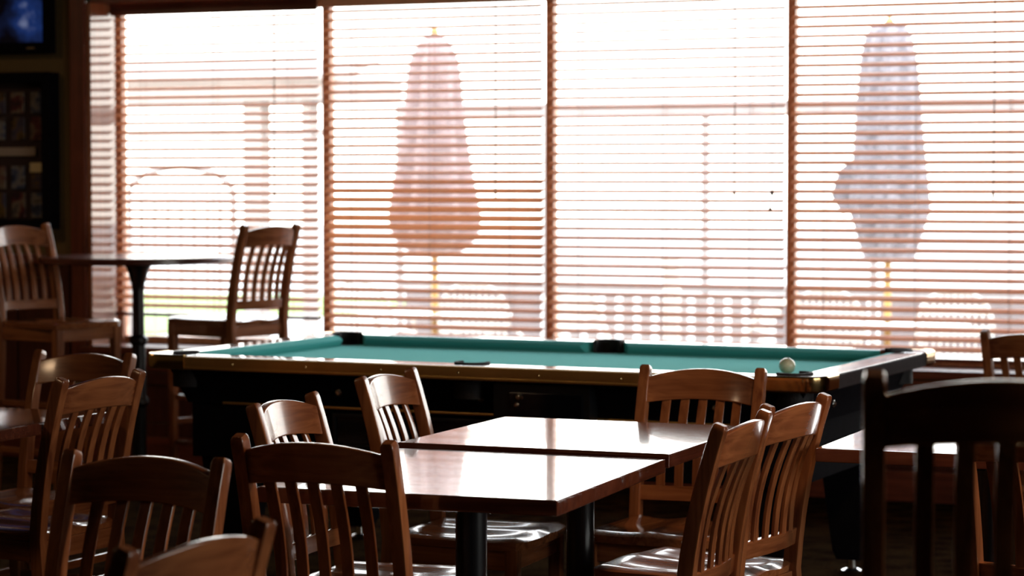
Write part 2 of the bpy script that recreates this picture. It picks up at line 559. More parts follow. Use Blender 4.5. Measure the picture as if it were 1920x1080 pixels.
for k in range(NB):
    x0, x1 = WX0 + k * BAY + 0.012, WX0 + (k + 1) * BAY - 0.012
    L = x1 - x0
    cx = (x0 + x1) / 2
    t = thing('window_blind', blind_labels[k], 'window blind', (cx, YG, HEAD), 0, 'wooden blinds along the window wall')
    bm = B(); bx(bm, (0, 0, -0.022), (L, 0.055, 0.044), 0.004)
    obj('head_rail', bm, M['slat'], t)
    if k == 0:
        bm = B(); bx(bm, (0, -0.034, -0.03), (L + 0.01, 0.012, 0.058), 0.004)
        obj('valance', bm, M['trim_x'], t)
    zb = (0.755 if k == 0 else SILL + 0.03) - HEAD
    tilt0 = math.radians([20, 21, 19, 23, 22][k])
    s0 = None
    z = -0.078 if k == 0 else -0.066
    i = 0
    while z > zb + 0.03:
        a = tilt0 + math.radians(rnd.uniform(-1.2, 1.2))
        zz = z + HEAD
        if k == 1 and 1.08 < zz < 1.46:
            a = math.radians(38 - 60 * abs(zz - 1.27))
        if s0 is None:
            s = s0 = obj('slat', slat_mesh(L - 0.006), M['slat'], t)
        else:
            s = s0.copy(); C.objects.link(s)
        s.location = (rnd.uniform(-0.002, 0.002), 0, z + rnd.uniform(-0.0012, 0.0012))
        s.rotation_euler = (a, rnd.uniform(-0.0008, 0.0008), 0)
        z -= PITCH
    bm = B(); bx(bm, (0, 0, zb), (L - 0.006, 0.05, 0.018), 0.004)
    obj('bottom_rail', bm, M['trim_x'], t)
    c0 = None
    for fx in (-0.36, 0.0, 0.36):
        for yy in (-0.0275, 0.0275):
            if c0 is None:
                bm = B(); tube(bm, [(0, 0, -0.04), (0, 0, zb)], 0.0014, 5)
                c = c0 = obj('ladder_cord', bm, M['cord'], t)
            else:
                c = c0.copy(); C.objects.link(c)
            c.location = (fx * L, yy, 0)
    bm = B(); tube(bm, [(0.30 * L, -0.036, -0.05), (0.302 * L, -0.04, -0.5), (0.30 * L, -0.038, -0.98)], 0.003, 6)
    lathe(bm, [(0.003, 0), (0.007, -0.01), (0.006, -0.03), (0.002, -0.035)], 8, (0.30 * L, -0.038, -0.97))
    obj('tilt_wand', bm, M['cord'], t)
    if k == 2:
        for dx, zz in ((-0.004, 1.385), (-0.014, 1.315)):
            bm = B(); lathe(bm, [(0.002, 0.03), (0.006, 0.02), (0.009, 0), (0.003, -0.004)], 8)
            tube(bm, [(0, 0, 0.02), (0.004, 0.004, 0.45), (0.004, 0.008, HEAD - zz - 0.04)], 0.0008, 4)
            o = obj('cord_tassel', bm, M['black'], t, loc=(-3.15 - cx + dx, -0.045, zz - HEAD))
            o['label'] = 'dark cord tassel'


# ------------------------------------------------------------------ chairs
def chair(name, label, dz=0.0, group=None):
    """local frame: front +y, back -y; dz lifts seat for the bar height version"""
    t = thing(name, label, 'chair', group=group)
    SH = 0.445 + dz

    def back_y(z):                        # line of the back posts
        h = z - dz
        if h < 0.42:
            return -0.195 - 0.045 * (1 - h / 0.42) ** 1.3 if dz == 0 else -0.195 - 0.05 * (1 - (z / (SH - 0.02))) ** 1.2
        u = (h - 0.42) / 0.46
        return -0.195 - 0.03 * u - 0.062 * u * u

    # back posts (with the rear legs)
    for sx in (-1, 1):
        bm = B()
        st = []
        zs = [0.0, 0.15 + dz * 0.4, 0.30 + dz * 0.8, 0.42 + dz, 0.50 + dz, 0.58 + dz, 0.66 + dz, 0.74 + dz, 0.82 + dz, 0.872 + dz, 0.882 + dz, 0.887 + dz]
        for i, zz in enumerate(zs):
            k = (1, 1, 1, 1, 1, 1, 1, 1, 1, 1, 0.93, 0.72)[i]
            d = 0.021 - 0.004 * max(0, (zz - dz - 0.5) / 0.38) if zz > 0.4 else 0.021
            if zz < 0.1:
                d = 0.018
            y = back_y(zz)
            dy = (back_y(zz + 0.01) - back_y(max(0, zz - 0.01))) / 0.02 if zz > 0.01 else 0
            st.append(((sx * 0.183, y, zz), (1, 0, 0), (0, 1, -dy), 0.0165 * k, d * k, 0.0042 * k))
        sweep(bm, st)
        obj('back_post', bm, M['chair_z'], t)
    # crest rail: bowed back in plan, arched on top
    bm = B()
    st = []
    n = 12
    for i in range(n + 1):
        u = -1 + 2 * i / n
        x = 0.170 * u
        zt = 0.856 + dz + 0.026 * (1 - u * u)
        zl = 0.776 + dz + 0.012 * (1 - u * u)
        zc = (zt + zl) / 2
        y = back_y(zc) - 0.028 * (1 - u * u)
        dyx = 0.056 * u / 0.170
        nrm = Vector((-dyx, 1, 0)).normalized()
        up = Vector((0, -0.24, 1)).normalized()
        st.append(((x, y, zc), up, nrm, (zt - zl) / 2, 0.011, 0.005))
    sweep(bm, st)
    obj('crest_rail', bm, M['chair_x'], t)
    # lower rail
    bm = B()
    st = []
    for i in range(9):
        u = -1 + 2 * i / 8
        y = back_y(0.508 + dz) - 0.016 * (1 - u * u)
        st.append(((0.170 * u, y, 0.508 + dz), (0, -0.12, 1), (0, 1, 0.12), 0.023, 0.010, 0.004))
    sweep(bm, st)
    obj('lower_rail', bm, M['chair_x'], t)
    # five bent slats
    for j in range(5):
        x = -0.112 + 0.056 * j
        u = x / 0.17
        bm = B()
        st = []
        for i in range(9):
            zz = 0.522 + dz + (0.795 - 0.522) * i / 8
            f = i / 8
            bow = 0.016 * (1 - u * u) * (1 - f) + 0.028 * (1 - u * u) * f
            y = back_y(zz) - bow - 0.004 + 0.010 * math.sin(PI * f)
            dy = (back_y(zz + 0.01) - back_y(zz - 0.01)) / 0.02
            st.append(((x, y, zz), (1, 0, 0), (0, 1, -dy), 0.0135, 0.0050, 0.0018))
        sweep(bm, st)
        obj('slat', bm, M['chair_z'], t)
    # saddle seat
    bm = B()
    nx, ny = 16, 14

    def top(u, v):
        z = SH
        r2 = (u * 0.95) ** 2 + ((v + 0.15) * 0.9) ** 2
        z -= 0.016 * math.exp(-((abs(u) - 0.45) / 0.33) ** 2) * max(0, 1 - abs(v + 0.15) ** 3)
        z += 0.004 * math.exp(-(u / 0.16) ** 2) * (0.4 + 0.6 * max(0, v))
        e = max(abs(u), abs(v))
        if e > 0.88:
            z -= 0.010 * ((e - 0.88) / 0.12) ** 2
        return z

    def sxy(u, v):
        hx = 0.205 + 0.012 * v
        y = -0.205 + (v + 1) / 2 * 0.415 + (0.016 * (1 - u * u) if v > 0.6 else 0.016 * (1 - u * u) * max(0, v) / 0.6)
        cr = max(0, abs(u) + abs(v) - 1.75) * 0.05
        return (u * (hx - cr), y - (cr if v > 0 else -cr))

    gt, gb = {}, {}
    for i in range(nx + 1):
        for j in range(ny + 1):
            u, v = -1 + 2 * i / nx, -1 + 2 * j / ny
            X, Y = sxy(u, v)
            gt[i, j] = bm.verts.new((X, Y, top(u, v)))
            gb[i, j] = bm.verts.new((X * 0.985, Y * 0.985, SH - 0.032))
    for i in range(nx):
        for j in range(ny):
            bm.faces.new((gt[i, j], gt[i + 1, j], gt[i + 1, j + 1], gt[i, j + 1]))
            bm.faces.new((gb[i, j], gb[i, j + 1], gb[i + 1, j + 1], gb[i + 1, j]))
    for i in range(nx):
        bm.faces.new((gt[i, 0], gb[i, 0], gb[i + 1, 0], gt[i + 1, 0]))
        bm.faces.new((gt[i, ny], gt[i + 1, ny], gb[i + 1, ny], gb[i, ny]))
    for j in range(ny):
        bm.faces.new((gt[0, j], gt[0, j + 1], gb[0, j + 1], gb[0, j]))
        bm.faces.new((gt[nx, j], gb[nx, j], gb[nx, j + 1], gt[nx, j + 1]))
    obj('seat', bm, M['chair_y'], t)
    # front legs
    for sx in (-1, 1):
        bm = B()
        sweep(bm, [((sx * 0.183, 0.180, zz), (1, 0, 0), (0, 1, 0), a, a, 0.005) for zz, a in ((0, 0.015), (0.2, 0.018), (SH - 0.032, 0.020))])
        obj('front_leg', bm, M['chair_z'], t)
    # aprons
    for c, s in (((0, 0.180, SH - 0.062), (0.335, 0.018, 0.058)), ((-0.186, -0.005, SH - 0.062), (0.018, 0.34, 0.058)),
                 ((0.186, -0.005, SH - 0.062), (0.018, 0.34, 0.058)), ((0, -0.195, SH - 0.062), (0.335, 0.018, 0.058))):
        bm = B(); bx(bm, c, s, 0.003)
        obj('apron', bm, M['chair_x'] if s[0] > s[1] else M['chair_y'], t)
    for z, kind in (((0.17, 's'), (0.24, 's'), (0.14, 'f')) if dz == 0 else ((0.20, 's'), (0.42, 's'), (0.30, 'f'), (0.5, 'f'))):
        if kind == 's':
            for sx in (-1, 1):
                bm = B(); bx(bm, (sx * 0.183, -0.02, z), (0.016, 0.37, 0.026), 0.004); obj('stretcher', bm, M['chair_y'], t)
        else:
            bm = B(); bx(bm, (0, 0.180, z), (0.335, 0.018, 0.03), 0.004); obj('stretcher', bm, M['chair_x'], t)
    return t


R = math.radians
GC = 'slat-back dining chairs'
dining = [
    ('slat-back wooden chair facing us behind the dark table at left edge', -4.34, 6.56, 175.5),
    ('slat-back wooden chair seen side-on at left, tucked into left edge table', -4.06, 6.10, 84.6),
    ('brown slat-back chair in left foreground, gold glint on its crest', -2.592, 4.03, 177),
    ('nearest blurred slat-back chair, cut off by the bottom left frame edge', -2.204, 3.408, 83.2),
    ('dark slat-back chair from behind, at the near edge of front dining table', -2.398, 5.01, 0),
    ('front one of two chairs on left side of joined tables, bright crest', -2.63, 5.59, -86.7),
    ('rear one of two chairs on left side of joined tables, nearest pool table', -2.74, 6.444, -88.3),
    ('brown slat-back chair facing us at the far end of joined tables', -2.229, 6.704, 179.6),
    ('slat-back chair on right side of joined tables, nearer of the two', -1.95, 5.539, 89.8),
    ('slat-back chair on right side of joined tables, farther of the two', -1.955, 6.083, 82),
    ('dark chair back at right edge, against the window beyond pool table', -1.563, 9.38, -10),
    ('dark chair at right table, seen through the slats of the foreground bar chair', -0.941, 5.98, -12),
]
c0 = None
for lab, x, y, a in dining:
    if c0 is None:
        c0 = chair('dining_chair', lab, 0.0, GC)
        c0.location, c0.rotation_euler = (x, y, 0), (0, 0, R(a))
    else:
        copy_thing(c0, (x, y, 0), R(a), lab)
b0 = None
for lab, x, y, a in (('bar-height slat-back chair left of the round bar table', -6.23, 9.66, -104),
                     ('bar-height slat-back chair between round bar table and pool table', -5.65, 10.22, 76)):
    if b0 is None:
        b0 = chair('bar_chair', lab, 0.36, 'bar-height slat-back chairs')
        b0.location, b0.rotation_euler = (x, y, 0), (0, 0, R(a))
    else:
        copy_thing(b0, (x, y, 0), R(a), lab)
f0 = chair('bar_chair', 'black out-of-focus bar-height chair in the right foreground', 0.295, 'bar-height slat-back chairs')
f0.location, f0.rotation_euler = (-0.700, 3.650, 0), (0, 0, R(14))


# ------------------------------------------------------------------ dining tables
def table(label, x, y, rz, w, d, h):
    t = thing('dining_table', label, 'table', (x, y, 0), rz, 'square pedestal dining tables')
    bm = B()
    bx(bm, (0, 0, h - 0.018), (w, d, 0.036), 0.005, 2)
    obj('tabletop', bm, M['table'], t)
    bm = B()
    bx(bm, (0, 0, h - 0.047), (w * 0.62, 0.05, 0.02), 0.003)
    bx(bm, (0, 0, h - 0.047), (0.05, d * 0.62, 0.0204), 0.003)
    obj('support_bracket', bm, M['black_metal'], t)
    bm = B()
    lathe(bm, [(0.038, 0.045), (0.038, h - 0.058)], 24)
    obj('column', bm, M['black_metal'], t)
    bm = B()
    for a in range(4):
        q = Matrix.Rotation(PI / 4 + a * PI / 2, 3, 'Z')
        st = []
        for s, zz, hw, hh in ((0.0, 0.05, 0.032, 0.022), (0.15, 0.045, 0.030, 0.018), (0.36, 0.022, 0.026, 0.012), (0.38, 0.018, 0.022, 0.009)):
            st.append((q @ Vector((s, 0, zz)), q @ Vector((0, 1, 0)), (0, 0, 1), hw, hh, 0.005))
        sweep(bm, st)
        lathe(bm, [(0.018, 0), (0.018, 0.014)], 10, tuple(q @ Vector((0.35, 0, 0))))
    obj('cross_base', bm, M['black_metal'], t)
    return t


table('glossy square wooden table, front half of the joined pair', -2.262, 5.285, R(2.5), 0.72, 0.85, 0.757)
table('glossy square wooden table, rear half of the joined pair', -2.295, 6.115, R(0.3), 0.75, 0.75, 0.766)
table('wooden table at right edge behind the black foreground chair', -1.24, 6.43, 0, 0.78, 0.72, 0.76)
table('dark wooden table cut off by the left frame edge', -4.235, 5.83, 0, 0.76, 0.80, 0.76)

# round bar table
t = thing('bar_table', 'tall round bar table on a black turned pedestal by the window', 'table', (-6.08, 10.12, 0))
bm = B(); lathe(bm, [(0.455, 1.058), (0.47, 1.064), (0.47, 1.082), (0.463, 1.09)], 48); obj('tabletop', bm, M['table_edge'], t)
bm = B()
lathe(bm, [(0.20, 1.050), (0.20, 1.058)], 24)
lathe(bm, [(0.045, 0.06), (0.05, 0.10), (0.036, 0.13), (0.036, 0.36), (0.05, 0.375), (0.05, 0.40), (0.036, 0.42), (0.033, 0.66), (0.045, 0.675), (0.045, 0.695), (0.030, 0.71),
           (0.028, 0.92), (0.034, 0.96), (0.055, 1.03), (0.075, 1.052)], 24)
obj('pedestal', bm, M['black_metal'], t)
bm = B(); lathe(bm, [(0.27, 0.0), (0.28, 0.015), (0.26, 0.03), (0.09, 0.055), (0.05, 0.09)], 32); obj('base', bm, M['black_metal'], t)

# ------------------------------------------------------------------ pool table
PL, PW, PH = 2.57, 1.45, 0.82
px, py, pr = -3.255, 8.30, R(-2.6)
T = thing('pool_table', 'coin-operated pool table with green cloth and gold rail trim', 'pool table', (px, py, 0), pr)
hx, hy = PL / 2, PW / 2
BED = 0.778
RW = 0.108          # wooden rail width
NOSE = 0.160        # nose of the cushion from outer edge
bm = B(); bx(bm, (0, 0, BED - 0.02), (PL - 0.22, PW - 0.22, 0.04)); obj('playing_bed', bm, M['felt'], T, smooth=False)
# pockets (local): corners and sides
pk = [(-hx + 0.125, -hy + 0.125), (0, -hy + 0.105), (hx - 0.125, -hy + 0.125), (-hx + 0.125, hy - 0.125), (0, hy - 0.105), (hx - 0.125, hy - 0.125)]
PR = 0.060


def arc(cx, cy, r, a0, a1, n=10):
    return [(cx + r * math.cos(a0 + (a1 - a0) * i / n), cy + r * math.sin(a0 + (a1 - a0) * i / n)) for i in range(n + 1)]


# rail caps: four outer bands with bites for the pockets
Z0, Z1 = 0.775, PH


def long_rail(sy):
    for s in (-1, 1):
        # from the side pocket to the corner casting
        xo = hx - 0.19
        poly = [(PR + 0.004, hy - 0.105), (PR + 0.004, hy - RW), (xo, hy - RW), (xo, hy), (0, hy), (0, hy - 0.105 + PR)]
        poly[5:6] = []
        a = arc(0, hy - 0.105, PR, PI / 2, 0, 8)
        poly = [(PR, hy - RW), (xo, hy - RW), (xo, hy - 0.004), (0, hy - 0.004)] + a[:-1]
        poly = [(x * s, y * sy) for x, y in poly]
        bm = B(); prism(bm, poly, Z0, Z1, 0.003)
        obj('rail_cap', bm, M['rail'], T)


long_rail(1); long_rail(-1)
for sx in (-1, 1):
    yo = hy - 0.19
    bm = B(); prism(bm, [(sx * (hx - RW), -yo), (sx * (hx - 0.004), -yo), (sx * (hx - 0.004), yo), (sx * (hx - RW), yo)], Z0, Z1, 0.003)
    obj('rail_cap', bm, M['rail'], T)
# corner caps with rounded outside corner and pocket bite
for sx in (-1, 1):
    for sy in (-1, 1):
        e = 0.19
        rc = 0.075
        out = arc(hx - rc - .003, hy - rc - .003, rc, 0, PI / 2, 8)
        bite = arc(hx - 0.125, hy - 0.125, PR + 0.004, PI * 0.86, -PI * 0.36, 12)
        poly = [(hx - .003, hy - e)] + out + [(hx - e, hy - .003), (hx - e, hy - RW)] + bite + [(hx - RW, hy - e)]
        poly = [(x * sx, y * sy) for x, y in poly]
        bm = B(); prism(bm, poly, Z0, Z1 + 0.001, 0.003)
        obj('corner_cap', bm, M['rail'], T)
# cushions
def cushion(p0, p1, n):
    """p0,p1 along the rail at the cap edge, n = inward normal; ends mitred"""
    p0, p1, n = Vector((*p0, 0)), Vector((*p1, 0)), Vector((*n, 0))
    d = (p1 - p0).normalized()
    w = NOSE - RW
    bm = B()
    prof = [(0.0, Z1 - 0.001), (w * 0.45, Z1 - 0.003), (w * 0.9, Z1 - 0.012), (w, Z1 - 0.017), (w * 0.86, Z1 - 0.028), (w * 0.55, BED - 0.002), (0.0, BED - 0.002)]
    ra, rb = [], []
    for q, z in prof:
        mit = q * 0.75
        ra.append(bm.verts.new(p0 + n * q + d * mit + Vector((0, 0, z))))
        rb.append(bm.verts.new(p1 + n * q - d * mit + Vector((0, 0, z))))
    m = len(prof)
    for i in range(m):
        bm.faces.new((ra[i], ra[(i + 1) % m], rb[(i + 1) % m], rb[i]))
    bm.faces.new(ra); bm.faces.new(list(reversed(rb)))
    obj('cushion', bm, M['felt'], T, smooth=False)


for sy in (-1, 1):
    for s in (-1, 1):
        cushion((s * (PR + 0.004), sy * (hy - RW)), (s * (hx - 0.19), sy * (hy - RW)), (0, -sy))
for sx in (-1, 1):
    cushion((sx * (hx - RW), -(hy - 0.19)), (sx * (hx - RW), hy - 0.19), (-sx, 0))
# pockets: liner wall with a rolled rim, black disc standing in for the hole's shade
for i, (x, y) in enumerate(pk):
    bm = B()
    ctr = Vector((0, 0))
    a_in = math.atan2(-y, -x) if x else (PI / 2 if y < 0 else -PI / 2)
    a0, a1 = a_in + R(62), a_in + 2 * PI - R(62)
    n = 18
    ro, ri = PR + 0.003, PR - 0.006
    prev = None
    for k in range(n + 1):
        a = a0 + (a1 - a0) * k / n
        c, s = math.cos(a), math.sin(a)
        ring = [bm.verts.new((x + r * c, y + r * s, z)) for r, z in ((ro, 0.70), (ro, PH + 0.003), (ro - 0.002, PH + 0.007), (ri - 0.004, PH + 0.007), (ri - 0.006, PH + 0.002), (ri, 0.70))]
        if prev:
            for q in range(6):
                bm.faces.new((prev[q], prev[(q + 1) % 6], ring[(q + 1) % 6], ring[q]))
        else:
            bm.faces.new(ring)
        prev = ring
    bm.faces.new(list(reversed(prev)))
    o = obj('pocket', bm, M['black_soft'], T)
    bm = B(); lathe(bm, [(PR - 0.005, BED - 0.01), (PR - 0.005, BED + 0.0012)], 24, (x, y, 0))
    obj('pocket_dark_disc', bm, M['black_soft'], o)
# gold side trims
def trim_long(sy):
    bm = B()
    bx(bm, (0, sy * (hy + 0.001), 0.799), (PL - 0.36, 0.012, 0.038), 0.004, 2)
    bx(bm, (0, sy * (hy - 0.004), 0.777), (PL - 0.36, 0.022, 0.012), 0.003, 2)
    o = obj('rail_trim', bm, M['brass'], T)
    for q in range(7):
        bm = B(); lathe(bm, [(0.0045, 0), (0.003, 0.002)], 8)
        s = obj('screw', bm, M['brass_bright'], o)
        s.rotation_euler = (PI / 2 * (1 if sy < 0 else -1), 0, 0)
        s.location = (-0.9 + 0.3 * q, sy * (hy + 0.007), 0.796)


trim_long(-1); trim_long(1)
for sx in (-1, 1):
    bm = B()
    bx(bm, (sx * (hx + 0.001), 0, 0.799), (0.012, PW - 0.36, 0.038), 0.004, 2)
    bx(bm, (sx * (hx - 0.004), 0, 0.777), (0.022, PW - 0.36, 0.012), 0.003, 2)
    o = obj('rail_trim', bm, M['dark_trim'], T)
    o['label'] = 'dark worn metal trim'
# polished corner castings
for sx in (-1, 1):
    for sy in (-1, 1):
        rc = 0.075
        path = [(hx, hy - 0.182), (hx, hy - 0.12)] + arc(hx - rc, hy - rc, rc, 0, PI / 2, 12) + [(hx - 0.12, hy), (hx - 0.182, hy)]
        bm = B()
        rows = []
        for q, (x, y) in enumerate(path):
            a = path[max(q - 1, 0)]; b = path[min(q + 1, len(path) - 1)]
            d = Vector((b[0] - a[0], b[1] - a[1])).normalized()
            nn = Vector((d.y, -d.x))
            row = []
            for off, z in ((-0.012, 0.818), (0.004, 0.8235), (0.009, 0.818), (0.010, 0.80), (0.008, 0.776), (0.002, 0.770), (-0.012, 0.770)):
                row.append(bm.verts.new(((x + nn.x * off) * sx, (y + nn.y * off) * sy, z)))
            rows.append(row)
        for r0, r1 in zip(rows, rows[1:]):
            for q in range(7):
                bm.faces.new((r0[q], r0[(q + 1) % 7], r1[(q + 1) % 7], r1[q]))
        bm.faces.new(rows[0]); bm.faces.new(list(reversed(rows[-1])))
        obj('corner_casting', bm, M['brass_bright'], T)
# cabinet: flared apron over a straight body
cx_, cy_ = hx - 0.12, hy - 0.12
bm = B()
lo = [(-cx_, -cy_, 0.64), (cx_, -cy_, 0.64), (cx_, cy_, 0.64), (-cx_, cy_, 0.64)]
hi = [(-cx_ - 0.05, -cy_ - 0.05, 0.772), (cx_ + 0.05, -cy_ - 0.05, 0.772), (cx_ + 0.05, cy_ + 0.05, 0.772), (-cx_ - 0.05, cy_ + 0.05, 0.772)]
va, vb = [bm.verts.new(p) for p in lo], [bm.verts.new(p) for p in hi]
bm.faces.new(list(reversed(va)))
bm.faces.new(vb)
for i in range(4):
    bm.faces.new((va[i], va[(i + 1) % 4], vb[(i + 1) % 4], vb[i]))
obj('apron', bm, M['black'], T, smooth=False)
bm = B(); bx(bm, (0, 0, 0.54), (2 * cx_ - 0.02, 2 * cy_ - 0.02, 0.20), 0.005); obj('cabinet', bm, M['black'], T)
bm = B(); bx(bm, (0, -cy_ - 0.001, 0.643), (2 * cx_ - 0.3, 0.012, 0.010), 0.003); obj('gold_strip', bm, M['brass'], T)
# ball return window with rim, and coin box
bm = B()
for c, s in (((-0.25, -cy_ + 0.005, 0.618), (0.62, 0.022, 0.012)), ((-0.25, -cy_ + 0.005, 0.508), (0.62, 0.022, 0.012)),
             ((-0.554, -cy_ + 0.005, 0.563), (0.012, 0.022, 0.098)), ((0.054, -cy_ + 0.005, 0.563), (0.012, 0.022, 0.098))):
    bx(bm, c, s, 0.002)
o = obj('ball_window', bm, M['black_metal'], T)
bm = B(); bx(bm, (-0.25, -cy_ + 0.006, 0.563), (0.60, 0.004, 0.10)); obj('pane', bm, M['black_gloss'], o)
bm = B()
bx(bm, (0.29, -cy_ - 0.045, 0.700), (0.36, 0.07, 0.125), 0.006)
o = obj('coin_box', bm, M['black_metal'], T)
bm = B(); bx(bm, (0.31, -cy_ - 0.083, 0.690), (0.27, 0.010, 0.085), 0.003); obj('coin_panel', bm, M['black_gloss'], o)
for q, (dx, dz, rr) in enumerate(((0.215, 0.716, 0.014), (0.203, 0.690, 0.010))):
    bm = B(); lathe(bm, [(rr, 0), (rr, 0.006), (rr * 0.5, 0.010)], 14)
    l = obj('coin_button', bm, M['chrome'], o)
    l.rotation_euler = (PI / 2, 0, 0); l.location = (dx, -cy_ - 0.087, dz)
for dx, dz in ((-0.52, 0.700), (0.04, 0.700), (0.9, 0.70)):
    bm = B(); lathe(bm, [(0.013, 0), (0.013, 0.006), (0.007, 0.008), (0.006, 0.012)], 14)
    l = obj('lock', bm, M['chrome'], T)
    fl = (0.772 - dz) / 0.132 * 0.05
    l.rotation_euler = (PI / 2, 0, 0); l.location = (dx, -cy_ - 0.05 + fl - 0.001, dz)
bm = B(); lathe(bm, [(0.013, 0), (0.013, 0.006), (0.007, 0.008), (0.006, 0.012)], 14)
l = obj('lock', bm, M['chrome'], T); l.rotation_euler = (0, PI / 2, 0); l.location = (cx_ + 0.03, -0.3, 0.70)
for sx in (-1, 1):
    for sy in (-1, 1):
        bm = B()
        st = []
        for zz, a in ((0.055, 0.05), (0.09, 0.062), (0.30, 0.085), (0.45, 0.10), (0.63, 0.105)):
            st.append(((sx * (cx_ - 0.13), sy * (cy_ - 0.13), zz), (1, 0, 0), (0, 1, 0), a, a, 0.012))
        sweep(bm, st)
        lg = obj('leg', bm, M['black'], T)
        bm = B(); lathe(bm, [(0.04, 0), (0.042, 0.012), (0.02, 0.02), (0.016, 0.058)], 16, (sx * (cx_ - 0.13), sy * (cy_ - 0.13), 0)); obj('leveller', bm, M['chrome'], lg)
# cue ball
bm = B(); bmesh.ops.create_uvsphere(bm, u_segments=28, v_segments=18, radius=0.0286)
tag(obj('cue_ball', bm, M['ivory'], loc=(-2.289, 8.148, BED + 0.0288)), 'ivory white cue ball beside the near right corner pocket', 'ball')

# ------------------------------------------------------------------ left wall pieces
t = thing('television', 'black flat television with blue picture in top left corner', 'television', (-7.52, YW - 0.02, 2.11))
bm = B()
bx(bm, (0, -0.035, 0.34), (1.16, 0.05, 0.68), 0.006)
obj('housing', bm, M['black'], t)
bm = B(); bx(bm, (0, -0.0615, 0.36), (1.06, 0.003, 0.60))
scr = patches('television_picture', [(0.001, 0.001, 0.003), (0.004, 0.008, 0.03), (0.01, 0.03, 0.14), (0.20, 0.24, 0.40)], 4.5, 0.1, 0.7)
obj('screen', bm, scr, t, smooth=False)
bm = B(); bx(bm, (0, 0.0, 0.34), (0.3, 0.03, 0.3), 0.004); obj('wall_bracket', bm, M['black_metal'], t)
bm = B(); bx(bm, (0.46, -0.062, 0.03), (0.05, 0.004, 0.008)); obj('badge', bm, M['chrome'], t)

t = thing('display_case', 'black framed shadow box of small colourful pictures on olive wall', 'display case', (-7.66, YW - 0.001, 1.2))
DW, DH = 1.44, 0.815
bm = B()
for c, s in (((0, -0.05, 0.025), (DW, 0.1, 0.05)), ((0, -0.05, DH - 0.025), (DW, 0.1, 0.05)), ((-DW / 2 + 0.025, -0.05, DH / 2), (0.05, 0.1, DH - 0.1)), ((DW / 2 - 0.025, -0.05, DH / 2), (0.05, 0.1, DH - 0.1))):
    bx(bm, c, s, 0.004)
obj('frame', bm, M['black'], t)
bm = B(); bx(bm, (0, -0.01, DH / 2), (DW - 0.1, 0.012, DH - 0.1)); obj('backing', bm, plain('dark_mat_board', (0.03, 0.012, 0.01), 0.8, noise=0.2), t, smooth=False)
cards = [patches('card_print_a', [(0.02, 0.01, 0.015), (0.10, 0.015, 0.02), (0.20, 0.15, 0.11), (0.06, 0.05, 0.05)], 15),
         patches('card_print_b', [(0.015, 0.02, 0.05), (0.05, 0.07, 0.14), (0.22, 0.20, 0.19), (0.05, 0.03, 0.03)], 17),
         patches('card_print_c', [(0.02, 0.012, 0.01), (0.14, 0.08, 0.02), (0.06, 0.05, 0.09), (0.04, 0.03, 0.05)], 16)]
xs = [-0.6, -0.48, -0.36, -0.24, -0.12, 0.0, 0.12, 0.24, 0.36, 0.48, 0.6]
for i, x in enumerate(xs):
    for j, (zc, hh) in enumerate(((0.66, 0.11), (0.525, 0.12), (0.27, 0.12), (0.125, 0.13))):
        bm = B(); bx(bm, (0, 0, 0), (0.082, 0.006, hh), 0.001, 1)
        obj('picture', bm, cards[(i + j * 2) % 3], t, smooth=False, loc=(x, -0.022 - 0.004 * ((i + j) % 2), zc))
pale = plain('pale_card', (0.35, 0.27, 0.22), 0.7, noise=0.1)
yel = plain('cream_card', (0.75, 0.62, 0.36), 0.6, noise=0.1)
bm = B(); bx(bm, (0.44, -0.03, 0.405), (0.30, 0.006, 0.045), 0.001, 1); obj('title_card', bm, pale, t, smooth=False)
bm = B(); bx(bm, (0.60, -0.036, 0.322), (0.078, 0.006, 0.05), 0.001, 1)
o = obj('small_card', bm, yel, t, smooth=False); o['label'] = 'cream coloured card'

# ------------------------------------------------------------------ outdoors
GZ = -0.15
bm = B(); bx(bm, (-8, 14.2, GZ - 0.05), (90, 6.0, 0.1)); struct('ground', bm, M['patio'])
bm = B(); bx(bm, (-8, 48.6, GZ - 0.06), (110, 62.8, 0.1)); struct('pavement', bm, M['pavement'])
bm = B(); bx(bm, (-21.5, 26, GZ - 0.0), (17, 8, 0.04)); struct('lawn', bm, M['grass'])


